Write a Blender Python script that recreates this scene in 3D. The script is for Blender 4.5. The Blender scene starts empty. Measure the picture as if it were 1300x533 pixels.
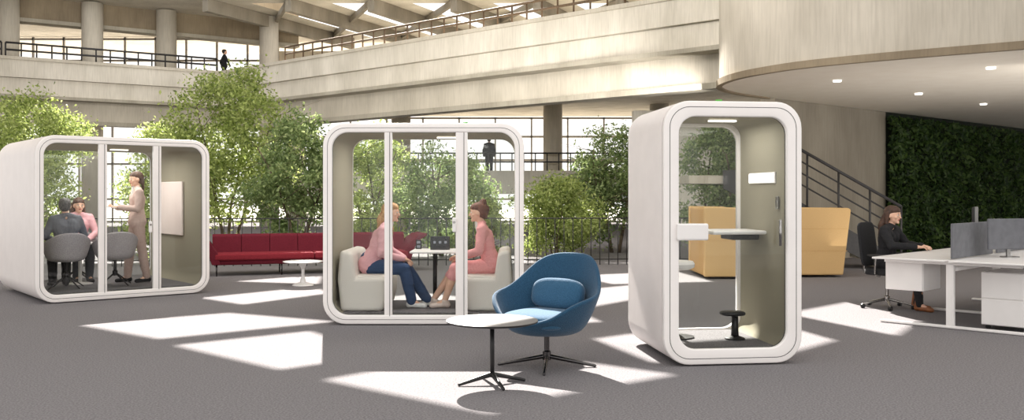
import bpy, bmesh, math, random
from mathutils import Vector, Matrix, Euler, noise
from mathutils.geometry import tessellate_polygon
random.seed(7)
sc = bpy.context.scene
COL = sc.collection
try:
    sc.view_settings.view_transform = 'Standard'
except Exception:
    pass

# ---------------------------------------------------------------- materials
def lin(c):
    o = []
    for v in c[:3]:
        v = v/255.0
        o.append(v/12.92 if v <= 0.04045 else ((v+0.055)/1.055)**2.4)
    return (o[0], o[1], o[2], 1.0)

def M(name, c1, c2=None, scale=20, rough=0.6, metal=0.0, bump=0.0, stretch=(1, 1, 1), detail=4, emit=0.0, spec=0.5, sheen=0):
    m = bpy.data.materials.new(name)
    m.use_nodes = True
    nt = m.node_tree
    b = nt.nodes['Principled BSDF']
    b.inputs['Roughness'].default_value = rough
    b.inputs['Metallic'].default_value = metal
    b.inputs['Specular IOR Level'].default_value = spec
    if sheen:
        b.inputs['Sheen Weight'].default_value = sheen
    if c2 is None:
        c2 = tuple(max(0, v*0.94) for v in c1)
    tc = nt.nodes.new('ShaderNodeTexCoord')
    mp = nt.nodes.new('ShaderNodeMapping')
    mp.inputs['Scale'].default_value = stretch
    nz = nt.nodes.new('ShaderNodeTexNoise')
    nz.inputs['Scale'].default_value = scale
    nz.inputs['Detail'].default_value = detail
    rp = nt.nodes.new('ShaderNodeValToRGB')
    rp.color_ramp.elements[0].position = 0.35
    rp.color_ramp.elements[1].position = 0.65
    rp.color_ramp.elements[0].color = lin(c2)
    rp.color_ramp.elements[1].color = lin(c1)
    nt.links.new(tc.outputs['Object'], mp.inputs['Vector'])
    nt.links.new(mp.outputs['Vector'], nz.inputs['Vector'])
    nt.links.new(nz.outputs['Fac'], rp.inputs['Fac'])
    nt.links.new(rp.outputs['Color'], b.inputs['Base Color'])
    if bump:
        bp = nt.nodes.new('ShaderNodeBump')
        bp.inputs['Strength'].default_value = bump
        bp.inputs['Distance'].default_value = 0.02
        nt.links.new(nz.outputs['Fac'], bp.inputs['Height'])
        nt.links.new(bp.outputs['Normal'], b.inputs['Normal'])
    if emit:
        b.inputs['Emission Color'].default_value = lin(c1)
        b.inputs['Emission Strength'].default_value = emit
    return m

def concrete(name, c1, c2):
    """board-marked concrete: fine vertical board lines, soft staining"""
    m = M(name, c1, c2, scale=1.1, rough=0.85, stretch=(1, 1, 0.5), detail=6, bump=0.0)
    nt = m.node_tree
    b = nt.nodes['Principled BSDF']
    tc = nt.nodes.new('ShaderNodeTexCoord')
    mp = nt.nodes.new('ShaderNodeMapping')
    mp.inputs['Scale'].default_value = (5.0, 5.0, 0.35)
    n2 = nt.nodes.new('ShaderNodeTexNoise')
    n2.inputs['Scale'].default_value = 5
    n2.inputs['Detail'].default_value = 6
    nt.links.new(tc.outputs['Object'], mp.inputs['Vector'])
    nt.links.new(mp.outputs['Vector'], n2.inputs['Vector'])
    mx = nt.nodes.new('ShaderNodeMix')
    mx.data_type = 'RGBA'
    mx.blend_type = 'MULTIPLY'
    mx.inputs[0].default_value = 0.25
    r = [n for n in nt.nodes if n.type == 'VALTORGB'][0]
    r2 = nt.nodes.new('ShaderNodeValToRGB')
    r2.color_ramp.elements[0].position = 0.3
    r2.color_ramp.elements[0].color = (0.5, 0.49, 0.47, 1)
    r2.color_ramp.elements[1].position = 0.6
    r2.color_ramp.elements[1].color = (1, 1, 1, 1)
    nt.links.new(n2.outputs['Fac'], r2.inputs['Fac'])
    nt.links.new(r.outputs['Color'], mx.inputs[6])
    nt.links.new(r2.outputs['Color'], mx.inputs[7])
    nt.links.new(mx.outputs[2], b.inputs['Base Color'])
    bp = nt.nodes.new('ShaderNodeBump')
    bp.inputs['Strength'].default_value = 0.35
    bp.inputs['Distance'].default_value = 0.02
    nt.links.new(n2.outputs['Fac'], bp.inputs['Height'])
    nt.links.new(bp.outputs['Normal'], b.inputs['Normal'])
    return m

def leafmat(name, cols):
    m = bpy.data.materials.new(name)
    m.use_nodes = True
    nt = m.node_tree
    b = nt.nodes['Principled BSDF']
    b.inputs['Roughness'].default_value = 0.55
    g = nt.nodes.new('ShaderNodeNewGeometry')
    rp = nt.nodes.new('ShaderNodeValToRGB')
    e = rp.color_ramp.elements
    e[0].color = lin(cols[0])
    e[1].color = lin(cols[-1])
    for i, c in enumerate(cols[1:-1]):
        x = e.new((i+1)/(len(cols)-1))
        x.color = lin(c)
    nt.links.new(g.outputs['Random Per Island'], rp.inputs['Fac'])
    nt.links.new(rp.outputs['Color'], b.inputs['Base Color'])
    t = nt.nodes.new('ShaderNodeBsdfTranslucent')
    nt.links.new(rp.outputs['Color'], t.inputs['Color'])
    mx = nt.nodes.new('ShaderNodeMixShader')
    mx.inputs[0].default_value = 0.5
    out = nt.nodes['Material Output']
    nt.links.new(b.outputs[0], mx.inputs[1])
    nt.links.new(t.outputs[0], mx.inputs[2])
    nt.links.new(mx.outputs[0], out.inputs[0])
    return m

def glassmat(name, tint, refl):
    m = bpy.data.materials.new(name)
    m.use_nodes = True
    nt = m.node_tree
    nt.nodes.remove(nt.nodes['Principled BSDF'])
    out = nt.nodes['Material Output']
    t = nt.nodes.new('ShaderNodeBsdfTransparent')
    t.inputs[0].default_value = tint
    gl = nt.nodes.new('ShaderNodeBsdfGlossy')
    gl.inputs['Roughness'].default_value = 0.02
    fr = nt.nodes.new('ShaderNodeFresnel')
    fr.inputs['IOR'].default_value = refl
    mx = nt.nodes.new('ShaderNodeMixShader')
    nt.links.new(fr.outputs[0], mx.inputs[0])
    nt.links.new(t.outputs[0], mx.inputs[1])
    nt.links.new(gl.outputs[0], mx.inputs[2])
    nt.links.new(mx.outputs[0], out.inputs[0])
    return m

CARPET = M('carpet', (139, 136, 138), (108, 105, 107), scale=70, rough=0.95, bump=0.4, detail=8, spec=0.1)
CONC = concrete('concrete_light', (226, 219, 206), (206, 199, 185))
CONC2 = concrete('concrete_warm', (210, 202, 187), (190, 182, 167))
CONCD = concrete('concrete_dark', (182, 175, 160), (160, 153, 138))
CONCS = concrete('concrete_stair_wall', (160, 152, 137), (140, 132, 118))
BROWN = concrete('timber_formed_concrete', (160, 145, 121), (132, 118, 97))
BEAMM = concrete('roof_beam', (150, 142, 128), (126, 119, 106))
SOFFIT = M('soffit_plaster', (248, 240, 226), (244, 235, 220), scale=3, rough=0.8)
POD = M('pod_white_laminate', (247, 242, 239), (244, 239, 236), scale=5, rough=0.35)
POD2 = M('pod_side_laminate', (241, 234, 231), (237, 230, 227), scale=5, rough=0.45)
SEAM = M('dark_seam', (60, 58, 58), rough=0.6)
OLIVE = M('taupe_felt', (168, 162, 144), (157, 151, 134), scale=160, rough=0.95, bump=0.2, spec=0.1)
GLASS = glassmat('clear_glass', (0.975, 0.985, 0.98, 1), 1.28)
WHITE = M('white_lacquer', (242, 239, 237), (238, 235, 233), scale=5, rough=0.35)
TOPM = M('grey_table_laminate', (120, 117, 115), (113, 110, 108), scale=5, rough=0.45)
BLACK = M('black_powdercoat', (28, 27, 28), (22, 21, 22), scale=40, rough=0.45)
STEEL = M('polished_steel', (170, 168, 166), (150, 148, 146), scale=40, rough=0.25, metal=1.0)
DSTEEL = M('dark_polished_metal', (92, 90, 90), (78, 76, 76), scale=40, rough=0.25, metal=1.0)
BLUE = M('blue_wool', (44, 82, 110), (34, 68, 94), scale=120, rough=0.9, bump=0.3, sheen=0.2, spec=0.2)
BLUE2 = M('blue_wool_light', (56, 96, 126), (44, 82, 110), scale=120, rough=0.9, bump=0.3, sheen=0.2, spec=0.2)
RED = M('red_fabric', (140, 44, 54), (122, 36, 46), scale=80, rough=0.9, bump=0.2, spec=0.2)
REDD = M('dark_red_fabric', (110, 34, 48), (94, 28, 40), scale=80, rough=0.9, bump=0.2, spec=0.2)
OCHRE = M('ochre_fabric', (206, 166, 112), (192, 152, 98), scale=80, rough=0.9, bump=0.2, spec=0.2)
OCHRE2 = M('ochre_fabric_light', (214, 178, 126), (202, 166, 114), scale=80, rough=0.9, bump=0.2, spec=0.2)
CREAM = M('cream_fabric', (242, 236, 228), (232, 226, 218), scale=120, rough=0.95, bump=0.2, spec=0.1)
GREYF = M('grey_fabric', (184, 178, 180), (162, 156, 159), scale=90, rough=0.95, bump=0.3, spec=0.1)
PINKP = M('pale_pink_panel', (248, 234, 227), (245, 230, 223), scale=4, rough=0.6)
SCREEN = M('dark_screen', (30, 32, 36), (24, 26, 30), scale=6, rough=0.2)
SCRLIT = M('lit_screen_icon', (130, 134, 142), (120, 124, 132), scale=6, rough=0.3, emit=0.15)
MONG = M('grey_monitor_plastic', (112, 113, 118), (100, 101, 106), scale=10, rough=0.7)
GREEN = M('green_indicator', (90, 170, 70), (80, 160, 60), rough=0.4, emit=0.2)
LAMP = M('lamp_glow', (255, 250, 240), (255, 250, 240), emit=2.0)
BARK = M('bark', (112, 98, 80), (78, 68, 54), scale=30, rough=0.9, bump=0.6, stretch=(1, 1, .2))
LEAF1 = leafmat('leaves_bright', [(126, 144, 74), (166, 180, 102), (192, 202, 130), (98, 118, 62)])
LEAF2 = leafmat('leaves_mid', [(106, 128, 80), (142, 162, 104), (170, 184, 126), (84, 106, 64)])
LEAF3 = leafmat('leaves_dark', [(40, 62, 32), (66, 94, 46), (98, 124, 62), (30, 48, 26)])
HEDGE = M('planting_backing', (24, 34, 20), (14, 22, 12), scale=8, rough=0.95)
SKIN = M('skin', (234, 190, 164), (226, 180, 154), scale=20, rough=0.55)
EYEW = M('eye_white', (235, 232, 228), rough=0.3)
EYED = M('eye_dark', (50, 36, 28), rough=0.3)
LIP = M('lips', (190, 96, 92), rough=0.5)
HBLACK = M('hair_dark', (44, 34, 30), (28, 22, 20), scale=60, rough=0.55, stretch=(1, 1, .15), bump=0.4)
HGREY = M('hair_grey', (104, 100, 97), (68, 64, 62), scale=60, rough=0.55, stretch=(1, 1, .15), bump=0.4)
HDBR = M('hair_dark_brown', (84, 56, 40), (52, 34, 26), scale=60, rough=0.55, stretch=(1, 1, .15), bump=0.4)
HBLOND = M('hair_blonde', (200, 160, 112), (158, 116, 74), scale=60, rough=0.55, stretch=(1, 1, .15), bump=0.4)
HRED = M('hair_auburn', (116, 66, 44), (84, 46, 30), scale=60, rough=0.55, stretch=(1, 1, .15), bump=0.4)
HBROWN = M('hair_brown', (92, 62, 44), (66, 44, 32), scale=60, rough=0.55, stretch=(1, 1, .15), bump=0.4)
PINK = M('pink_suit', (240, 172, 172), (231, 160, 160), scale=60, rough=0.85)
PINK2 = M('dusty_pink_jacket', (236, 184, 190), (226, 172, 178), scale=60, rough=0.85)
BEIGE = M('rose_beige_suit', (214, 188, 178), (204, 178, 168), scale=60, rough=0.85)
BEIGE2 = M('rose_beige_trousers', (198, 172, 162), (186, 160, 150), scale=60, rough=0.85)
JEANS = M('blue_denim', (58, 82, 120), (42, 64, 98), scale=90, rough=0.9)
CHAR = M('charcoal_cloth', (84, 86, 92), (70, 72, 78), scale=60, rough=0.9)
GREYJ = M('grey_jacket', (118, 120, 128), (100, 102, 110), scale=60, rough=0.9)
BLKC = M('black_cloth', (34, 34, 37), (26, 26, 29), scale=60, rough=0.9)
BOOT = M('brown_leather', (150, 92, 54), (126, 76, 42), scale=30, rough=0.5)
NUDE = M('nude_leather', (232, 214, 204), (222, 204, 194), scale=30, rough=0.4)
SNEAK = M('white_leather', (242, 240, 238), (230, 228, 226), scale=30, rough=0.5)
SHIRT = M('white_cotton', (240, 236, 232), (230, 226, 222), scale=30, rough=0.8)
OUT = M('pale_paving', (225, 218, 205), (210, 203, 190), scale=2, rough=0.9)
RAILB = M('bronze_rail', (112, 92, 70), (94, 76, 58), rough=0.5, metal=0.3)
RAILD = M('dark_rail', (50, 48, 48), (42, 40, 40), rough=0.5)
SILLM = M('metal_mullion', (140, 135, 128), (130, 125, 118), rough=0.5)

# ---------------------------------------------------------------- helpers
def link(o, parent=None):
    COL.objects.link(o)
    if parent is not None:
        o.parent = parent
    return o

def tag(o, label, cat, group=None, kind=None):
    if label: o['label'] = label
    if cat: o['category'] = cat
    if group: o['group'] = group
    if kind: o['kind'] = kind
    return o

def thing(name, label, cat, loc, rot=0.0, group=None):
    e = bpy.data.objects.new(name, None)
    e.empty_display_size = 0.1
    e.location = loc
    e.rotation_euler = (0, 0, rot)
    COL.objects.link(e)
    return tag(e, label, cat, group)

def mesh_obj(name, bm, mat, parent=None, smooth=False):
    me = bpy.data.meshes.new(name)
    bm.normal_update()
    bm.to_mesh(me)
    bm.free()
    for mm in (mat if isinstance(mat, (list, tuple)) else [mat]):
        me.materials.append(mm)
    if smooth:
        for p in me.polygons: p.use_smooth = True
    o = bpy.data.objects.new(name, me)
    return link(o, parent)

def bevel(bm, w, seg=2):
    bmesh.ops.bevel(bm, geom=list(bm.edges), offset=w, segments=seg, affect='EDGES', profile=0.5)

def box(name, c, s, mat, parent=None, bev=0.0, rot=None, seg=2):
    bm = bmesh.new()
    bmesh.ops.create_cube(bm, size=1.0)
    bmesh.ops.scale(bm, vec=s, verts=bm.verts)
    if bev: bevel(bm, bev, seg)
    if rot: bmesh.ops.rotate(bm, cent=(0, 0, 0), matrix=Euler(rot).to_matrix(), verts=bm.verts)
    bmesh.ops.translate(bm, vec=c, verts=bm.verts)
    return mesh_obj(name, bm, mat, parent, smooth=False)

def add_capsule(bm, p0, p1, r0, r1, seg=14, caps=True):
    p0 = Vector(p0); p1 = Vector(p1)
    d = p1-p0
    L = d.length
    if L < 1e-6:
        bmesh.ops.create_icosphere(bm, subdivisions=2, radius=max(r0, r1), matrix=Matrix.Translation(p0))
        return
    d.normalize()
    q = d.to_track_quat('Z', 'Y').to_matrix()
    rings = []
    if caps:
        for a in (-75, -50, -25):
            rings.append((p0 + d*r0*math.sin(math.radians(a)), r0*math.cos(math.radians(a))))
    rings.append((p0, r0)); rings.append((p1, r1))
    if caps:
        for a in (25, 50, 75):
            rings.append((p1 + d*r1*math.sin(math.radians(a)), r1*math.cos(math.radians(a))))
    prev = None
    first = None
    for c, r in rings:
        ring = [bm.verts.new(c + q @ Vector((r*math.cos(2*math.pi*i/seg), r*math.sin(2*math.pi*i/seg), 0))) for i in range(seg)]
        if prev:
            for i in range(seg):
                bm.faces.new((prev[i], prev[(i+1) % seg], ring[(i+1) % seg], ring[i]))
        else:
            first = ring
        prev = ring
    bm.faces.new(list(reversed(first)))
    bm.faces.new(prev)

def rod(name, p0, p1, r0, r1, mat, parent=None, seg=16):
    bm = bmesh.new()
    add_capsule(bm, p0, p1, r0, r1, seg, caps=False)
    o = mesh_obj(name, bm, mat, parent, smooth=False)
    for p in o.data.polygons:
        p.use_smooth = len(p.vertices) == 4
    return o

def lathe(name, prof, mat, parent=None, c=(0, 0, 0), seg=40, smooth=True):
    bm = bmesh.new()
    prev = None
    for r, z in prof:
        r = max(r, 0.0005)
        ring = [bm.verts.new((c[0]+r*math.cos(2*math.pi*i/seg), c[1]+r*math.sin(2*math.pi*i/seg), c[2]+z)) for i in range(seg)]
        if prev:
            for i in range(seg):
                bm.faces.new((prev[i], prev[(i+1) % seg], ring[(i+1) % seg], ring[i]))
        else:
            bm.faces.new(list(reversed(ring)))
        prev = ring
    bm.faces.new(prev)
    bmesh.ops.recalc_face_normals(bm, faces=bm.faces)
    return mesh_obj(name, bm, mat, parent, smooth=False)

def puff(name, c, s, mat, parent=None, e=0.45, rot=None, n=24):
    bm = bmesh.new()
    bmesh.ops.create_uvsphere(bm, u_segments=n*2, v_segments=n, radius=1.0)
    def f(v): return math.copysign(abs(v)**e, v)
    for v in bm.verts:
        v.co = Vector((f(v.co.x)*s[0]/2, f(v.co.y)*s[1]/2, f(v.co.z)*s[2]/2))
    if rot: bmesh.ops.rotate(bm, cent=(0, 0, 0), matrix=Euler(rot).to_matrix(), verts=bm.verts)
    bmesh.ops.translate(bm, vec=c, verts=bm.verts)
    return mesh_obj(name, bm, mat, parent, smooth=True)

def extr(name, A, B, mat, parent, bev, seg=3):
    bm = bmesh.new()
    a = [bm.verts.new(p) for p in A]
    b = [bm.verts.new(p) for p in B]
    n = len(A)
    for i in range(n):
        bm.faces.new((a[i], a[(i+1) % n], b[(i+1) % n], b[i]))
    bm.faces.new(list(reversed(a))); bm.faces.new(b)
    bmesh.ops.recalc_face_normals(bm, faces=bm.faces)
    if bev: bevel(bm, bev, seg)
    return mesh_obj(name, bm, mat, parent)

def prism(name, pts, z0, z1, mat, parent=None, bev=0):
    return extr(name, [(p[0], p[1], z0) for p in pts], [(p[0], p[1], z1) for p in pts], mat, parent, bev)
def profile_xz(name, pts, y0, y1, mat, parent=None, bev=0.0, seg=3):
    return extr(name, [(p[0], y0, p[1]) for p in pts], [(p[0], y1, p[1]) for p in pts], mat, parent, bev, seg)
def profile_yz(name, pts, x0, x1, mat, parent=None, bev=0.0):
    return extr(name, [(x0, p[0], p[1]) for p in pts], [(x1, p[0], p[1]) for p in pts], mat, parent, bev)

def struct(o):
    o['kind'] = 'structure'
    return o

# ---------------------------------------------------------------- camera, light, world
cam = bpy.data.cameras.new('camera')
cam.sensor_width = 36
cam.lens = 31.85
cam.shift_y = -0.015
cam.clip_end = 300
co = bpy.data.objects.new('camera', cam)
co.location = (0, 0, 1.43)
co.rotation_euler = (math.radians(90), 0, 0)
COL.objects.link(co)
sc.camera = co

SD = Vector((0.11, -0.54, -0.46)).normalized()
sl = bpy.data.lights.new('sun', 'SUN')
sl.energy = 20
sl.angle = math.radians(0.5)
sl.color = (1.0, 0.94, 0.87)
so = bpy.data.objects.new('sun', sl)
so.rotation_euler = SD.to_track_quat('-Z', 'Y').to_euler()
so.location = (-5, 40, 30)
COL.objects.link(so)

def area(loc, target, sx, sy, power, color=(1, 0.96, 0.91)):  # added fill light without any fixture
    l_ = bpy.data.lights.new('added_fill_light', 'AREA')
    l_.shape = 'RECTANGLE'; l_.size = sx; l_.size_y = sy
    l_.energy = power; l_.color = color
    o = bpy.data.objects.new('added_fill_light', l_)
    o.location = loc
    o.rotation_euler = (Vector(target)-Vector(loc)).to_track_quat('-Z', 'Y').to_euler()
    COL.objects.link(o)
    return o
area((-3, 13, 8.6), (-4, 30, 4.0), 26, 2.5, 1600)  # added fill, brightens the balcony faces
area((3, 9.5, 8.6), (8, 17, 4.4), 10, 2.0, 60)  # added fill for the overhang face
area((-3, 24, 3.9), (-3, 40, 3.5), 16, 1.0, 450)  # added fill below the balcony, aimed at the back
area((9.5, 15.5, 0.6), (9.5, 16.5, 3.4), 8, 6, 110)  # added upward fill to brighten the soffit
area((11, 13, 3.2), (12.5, 24, 1.2), 6, 1.0, 160)  # added fill on the planted wall

w = bpy.data.worlds.new('world')
sc.world = w
w.use_nodes = True
bg = w.node_tree.nodes['Background']
bg.inputs[0].default_value = (1.0, 0.975, 0.945, 1)
bg.inputs[1].default_value = 1.4

# ---------------------------------------------------------------- shell
struct(box('floor', (-2, 21, -0.05), (60, 52, 0.1), CARPET))
struct(box('floor_exterior', (-2, 77, -0.08), (120, 60, 0.1), OUT))

def strip(name, pts, z0, z1, th, mat, shift=0.0):
    n = len(pts)
    P = [Vector((p[0], p[1])) for p in pts]
    offs = []
    for i in range(n):
        ds = []
        if i > 0: ds.append((P[i]-P[i-1]).normalized())
        if i < n-1: ds.append((P[i+1]-P[i]).normalized())
        ns = [Vector((-d.y, d.x)) for d in ds]
        m = sum(ns, Vector((0, 0))).normalized()
        m = m / max(0.3, m.dot(ns[0]))
        offs.append(m)
    a = [P[i]+offs[i]*shift for i in range(n)]
    b = [P[i]+offs[i]*(shift+th) for i in range(n)]
    return prism(name, a+list(reversed(b)), z0, z1, mat)

BAL = [(-29.2, 28.0), (-19.4, 34.4), (-12.5, 38.85), (-9.06, 35.8), (5.4, 23.1), (7.6, 21.2)]
struct(strip('wall_balcony', BAL, 5.93, 6.65, 0.35, CONC))
struct(strip('wall_balcony_middle', BAL, 5.25, 5.92, 0.35, CONC, 0.14))
struct(strip('trim_1', BAL, 6.60, 6.72, 0.5, CONC2, -0.06))
struct(strip('wall_balcony_lower', BAL, 4.3, 5.25, 0.5, CONC2, 0.6))
struct(strip('trim_2', BAL, 5.15, 5.27, 0.6, CONCD, -0.04))
struct(strip('trim_5', BAL, 4.22, 4.38, 0.6, CONCD, 0.45))
struct(prism('floor_upper', [(-29, 28.9), (-12.5, 39.8), (5.6, 24.1), (9, 21.3), (14, 28), (14, 46), (-29, 46)], 5.4, 6.2, CONCD))
FAS = [(-30.5, 30.5), (-19.9, 36.8), (-10.2, 43.3)]
struct(strip('trim_3', FAS, 8.6, 10.6, 0.4, BROWN))
struct(strip('trim_6', FAS, 8.45, 8.6, 0.7, CONCD, -0.15))
MEZ = [(-9, 38.5), (6, 38.5), (16, 36)]
struct(strip('wall_mezzanine', MEZ, 1.45, 2.45, 0.3, CONC))
struct(prism('floor_mezzanine', [(-9, 38.8), (6, 38.8), (16, 36.3), (16, 46), (-9, 46)], 1.5, 2.2, CONC2))
struct(box('wall_back', (2, 48, 7.6), (30, 0.4, 2.8), CONC2))
struct(box('wall_side', (6.6, 30.0, 2.1), (5.2, 0.4, 4.2), CONC))

H = 9.5
kx = -(SD.x/-SD.z)*H
ky = -(SD.y/-SD.z)*H
patches = [  # sun patches wanted on the floor, projected up into roof openings
 [(-4.77, 9.97), (-3.43, 10.96), (-2.0, 10.22), (-3.5, 8.98)],
 [(-3.2, 8.6), (-2.12, 9.5), (-1.16, 8.1), (-1.9, 7.41)],
 [(-1.45, 7.0), (-.52, 7.98), (.54, 7.8), (1.29, 7.2), (.28, 6.45), (-.15, 5.92)],
 [(.82, 8.98), (1.21, 9.3), (2.98, 9.8), (3.17, 8.9), (2.49, 8.18), (1.2, 7.72)],
 [(3.3, 10.9), (4.6, 12.2), (4.7, 10.4), (3.9, 9.2)],
 [(-4.31, 12.55), (-3.12, 14.05), (-2.63, 13.2), (-3.5, 11.8)],
 [(.57, 13.2), (1.86, 14.3), (2.3, 13.2), (.89, 11.4)],
 [(-4.55, 14.95), (-3.4, 16.2), (-3.1, 14.5)],
 [(1.1, 16), (3.06, 16.9), (3.3, 14.9), (1.6, 14.5)],
 [(-2.3, 11.9), (-1.3, 13.2), (-.4, 12.4), (-1.4, 11.3)],
 [(.25, 11.1), (.75, 11.3), (1.0, 10.2), (.3, 9.9)],
]
outer = [(-34, 10), (26, 10), (26, 52), (-34, 52)]
polys = [[Vector((p[0], p[1], 0)) for p in outer]]
for pt in patches:
    polys.append([Vector((x+kx, y+ky, 0)) for x, y in pt])
polys.append([Vector((-18, 30.0, 0)), Vector((6, 30.0, 0)), Vector((6, 37.0, 0)), Vector((-18, 37.0, 0))])  # unseen opening cut so sun reaches the trees
for i in range(6):
    x0 = -11+i*3.4
    polys.append([Vector((x0, 38.2, 0)), Vector((x0+1.8, 38.2, 0)), Vector((x0+5.8, 47.0, 0)), Vector((x0+4.0, 47.0, 0))])
tris = tessellate_polygon(polys)
flat = [v for p in polys for v in p]
bm = bmesh.new()
vs = [bm.verts.new((v.x, v.y, H)) for v in flat]
for t in tris:
    try: bm.faces.new([vs[i] for i in t])
    except Exception: pass
struct(mesh_obj('ceiling_sun_cutouts', bm, CONC))  # out-of-view part is cut to shape the sun on the floor
k_ = 10
for i in range(7):
    x0 = -12.6+i*3.4
    a = Vector((x0, 37.2, 0)); d = Vector((4.0, 8.8, 0)).normalized(); nrm = Vector((-d.y, d.x, 0))*0.15
    q = [a-nrm, a+nrm, a+d*10.5+nrm, a+d*10.5-nrm]
    struct(prism('trim_%d' % k_, [(p.x, p.y) for p in q], 8.95, 9.49, BEAMM)); k_ += 1
    d2 = Vector((-3.4, 8.8, 0)).normalized(); n2 = Vector((-d2.y, d2.x, 0))*0.07
    a2 = Vector((x0+3.4, 37.2, 0))
    q = [a2-n2, a2+n2, a2+d2*9.6+n2, a2+d2*9.6-n2]
    struct(prism('trim_%d' % k_, [(p.x, p.y) for p in q], 9.2, 9.45, BEAMM)); k_ += 1

def window(idx, x0, x1, y, z0, z1, nx, zs):
    bm = bmesh.new()
    def bx(c, s):
        m = Matrix.Translation(c) @ Matrix.Diagonal((s[0], s[1], s[2], 1))
        bmesh.ops.create_cube(bm, size=1.0, matrix=m)
    for i in range(nx+1):
        x = x0+(x1-x0)*i/nx
        bx((x, y, (z0+z1)/2), (0.08, 0.12, z1-z0))
    for z in zs:
        bx(((x0+x1)/2, y, z), (x1-x0, 0.12, 0.1))
    struct(mesh_obj('window_%d' % idx, bm, SILLM))
window(1, -29, -12, 46.5, 0, 5.4, 10, [0.05, 1.2, 3.0, 4.2, 5.35])
window(2, -12, 14, 46.5, 0, 5.4, 14, [0.05, 1.2, 3.2, 4.4, 5.35])
window(3, -34, -12, 46.5, 6.2, 9.5, 14, [6.3, 7.4, 8.3, 9.4])

ccol = [(-20.2, 36.3), (-17.6, 38.0), (-15.1, 39.6), (-11.0, 41.0), (-9.6, 40.2), (-4.9, 40), (1.8, 40), (6.5, 40)]
for i, (x, y) in enumerate(ccol):
    o = lathe('concrete_column', [(0.42, 0), (0.42, 9.45 if i < 4 else 5.4)], CONC2, None, (x, y, 0), 32)
    for p in o.data.polygons: p.use_smooth = len(p.vertices) == 4
    tag(o, 'round beige concrete column carrying the balcony', 'column', 'round concrete columns')

def catmull(P, n=6):
    out = []
    for i in range(len(P)-1):
        p0 = Vector(P[max(i-1, 0)]); p1 = Vector(P[i]); p2 = Vector(P[i+1]); p3 = Vector(P[min(i+2, len(P)-1)])
        for k in range(n):
            t = k/n
            out.append(0.5*((2*p1)+(p2-p0)*t+(2*p0-5*p1+4*p2-p3)*t*t+(3*p1-p0-3*p2+p3)*t**3))
    out.append(Vector(P[-1]))
    return out
edge = catmull([(5.2, 18.4), (4.3, 17.5), (3.8, 16.6), (3.72, 15.7), (4.0, 14.7), (4.8, 13.6), (6.85, 12.1), (10, 10.1), (14, 7.6)])
poly = [(p.x, p.y) for p in edge] + [(20, 12), (22, 31), (18, 29.4)]
struct(prism('wall_overhang', poly, 3.46, 6.4, CONC2))
struct(prism('ceiling_overhang', poly, 3.4, 3.455, SOFFIT))
ed = [(p.x, p.y) for p in edge]
struct(strip('trim_4', ed, 3.37, 3.48, 0.10, BROWN, -0.05))
for i, (x, y) in enumerate([(5.6, 15.6), (7.9, 17.6), (10.2, 19.6), (7.4, 14.0), (9.6, 15.8), (11.8, 17.8), (12.6, 21.6)]):
    o = lathe('ceiling_downlight', [(0.07, 0), (0.07, 0.03), (0.05, 0.03)], LAMP, None, (x, y, 3.37), 20)
    tag(o, 'small round recessed downlight in the soffit', 'light', 'soffit downlights')

def wallseg(name, a, b, z0, z1, th, mat):
    return struct(strip(name, [a, b], z0, z1, th, mat))
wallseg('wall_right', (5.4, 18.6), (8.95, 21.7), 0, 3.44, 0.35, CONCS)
wallseg('wall_garden', (8.95, 21.75), (19.5, 30.95), 0, 3.44, 0.35, HEDGE)

# ---------------------------------------------------------------- leaves
def leaves(name, pts, size, mat, parent=None, seed=1, bias=None):
    rnd = random.Random(seed)
    V = []; F = []
    for p in pts:
        s = size*rnd.uniform(0.6, 1.25)
        d = Vector((rnd.gauss(0, 1), rnd.gauss(0, 1), rnd.gauss(0, 1)))
        if bias is not None: d = d*0.6 + bias
        d.normalize()
        t = d.orthogonal().normalized()
        t = Matrix.Rotation(rnd.uniform(0, 6.28), 3, d) @ t
        b = d.cross(t)
        i = len(V)
        V += [p - t*s*0.5, p + b*s*0.24 + d*s*0.06, p + t*s*0.5, p - b*s*0.24 + d*s*0.06]
        F.append((i, i+1, i+2, i+3))
    me = bpy.data.meshes.new(name)
    me.from_pydata([tuple(v) for v in V], [], F)
    me.materials.append(mat)
    o = bpy.data.objects.new(name, me)
    return link(o, parent)

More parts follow.
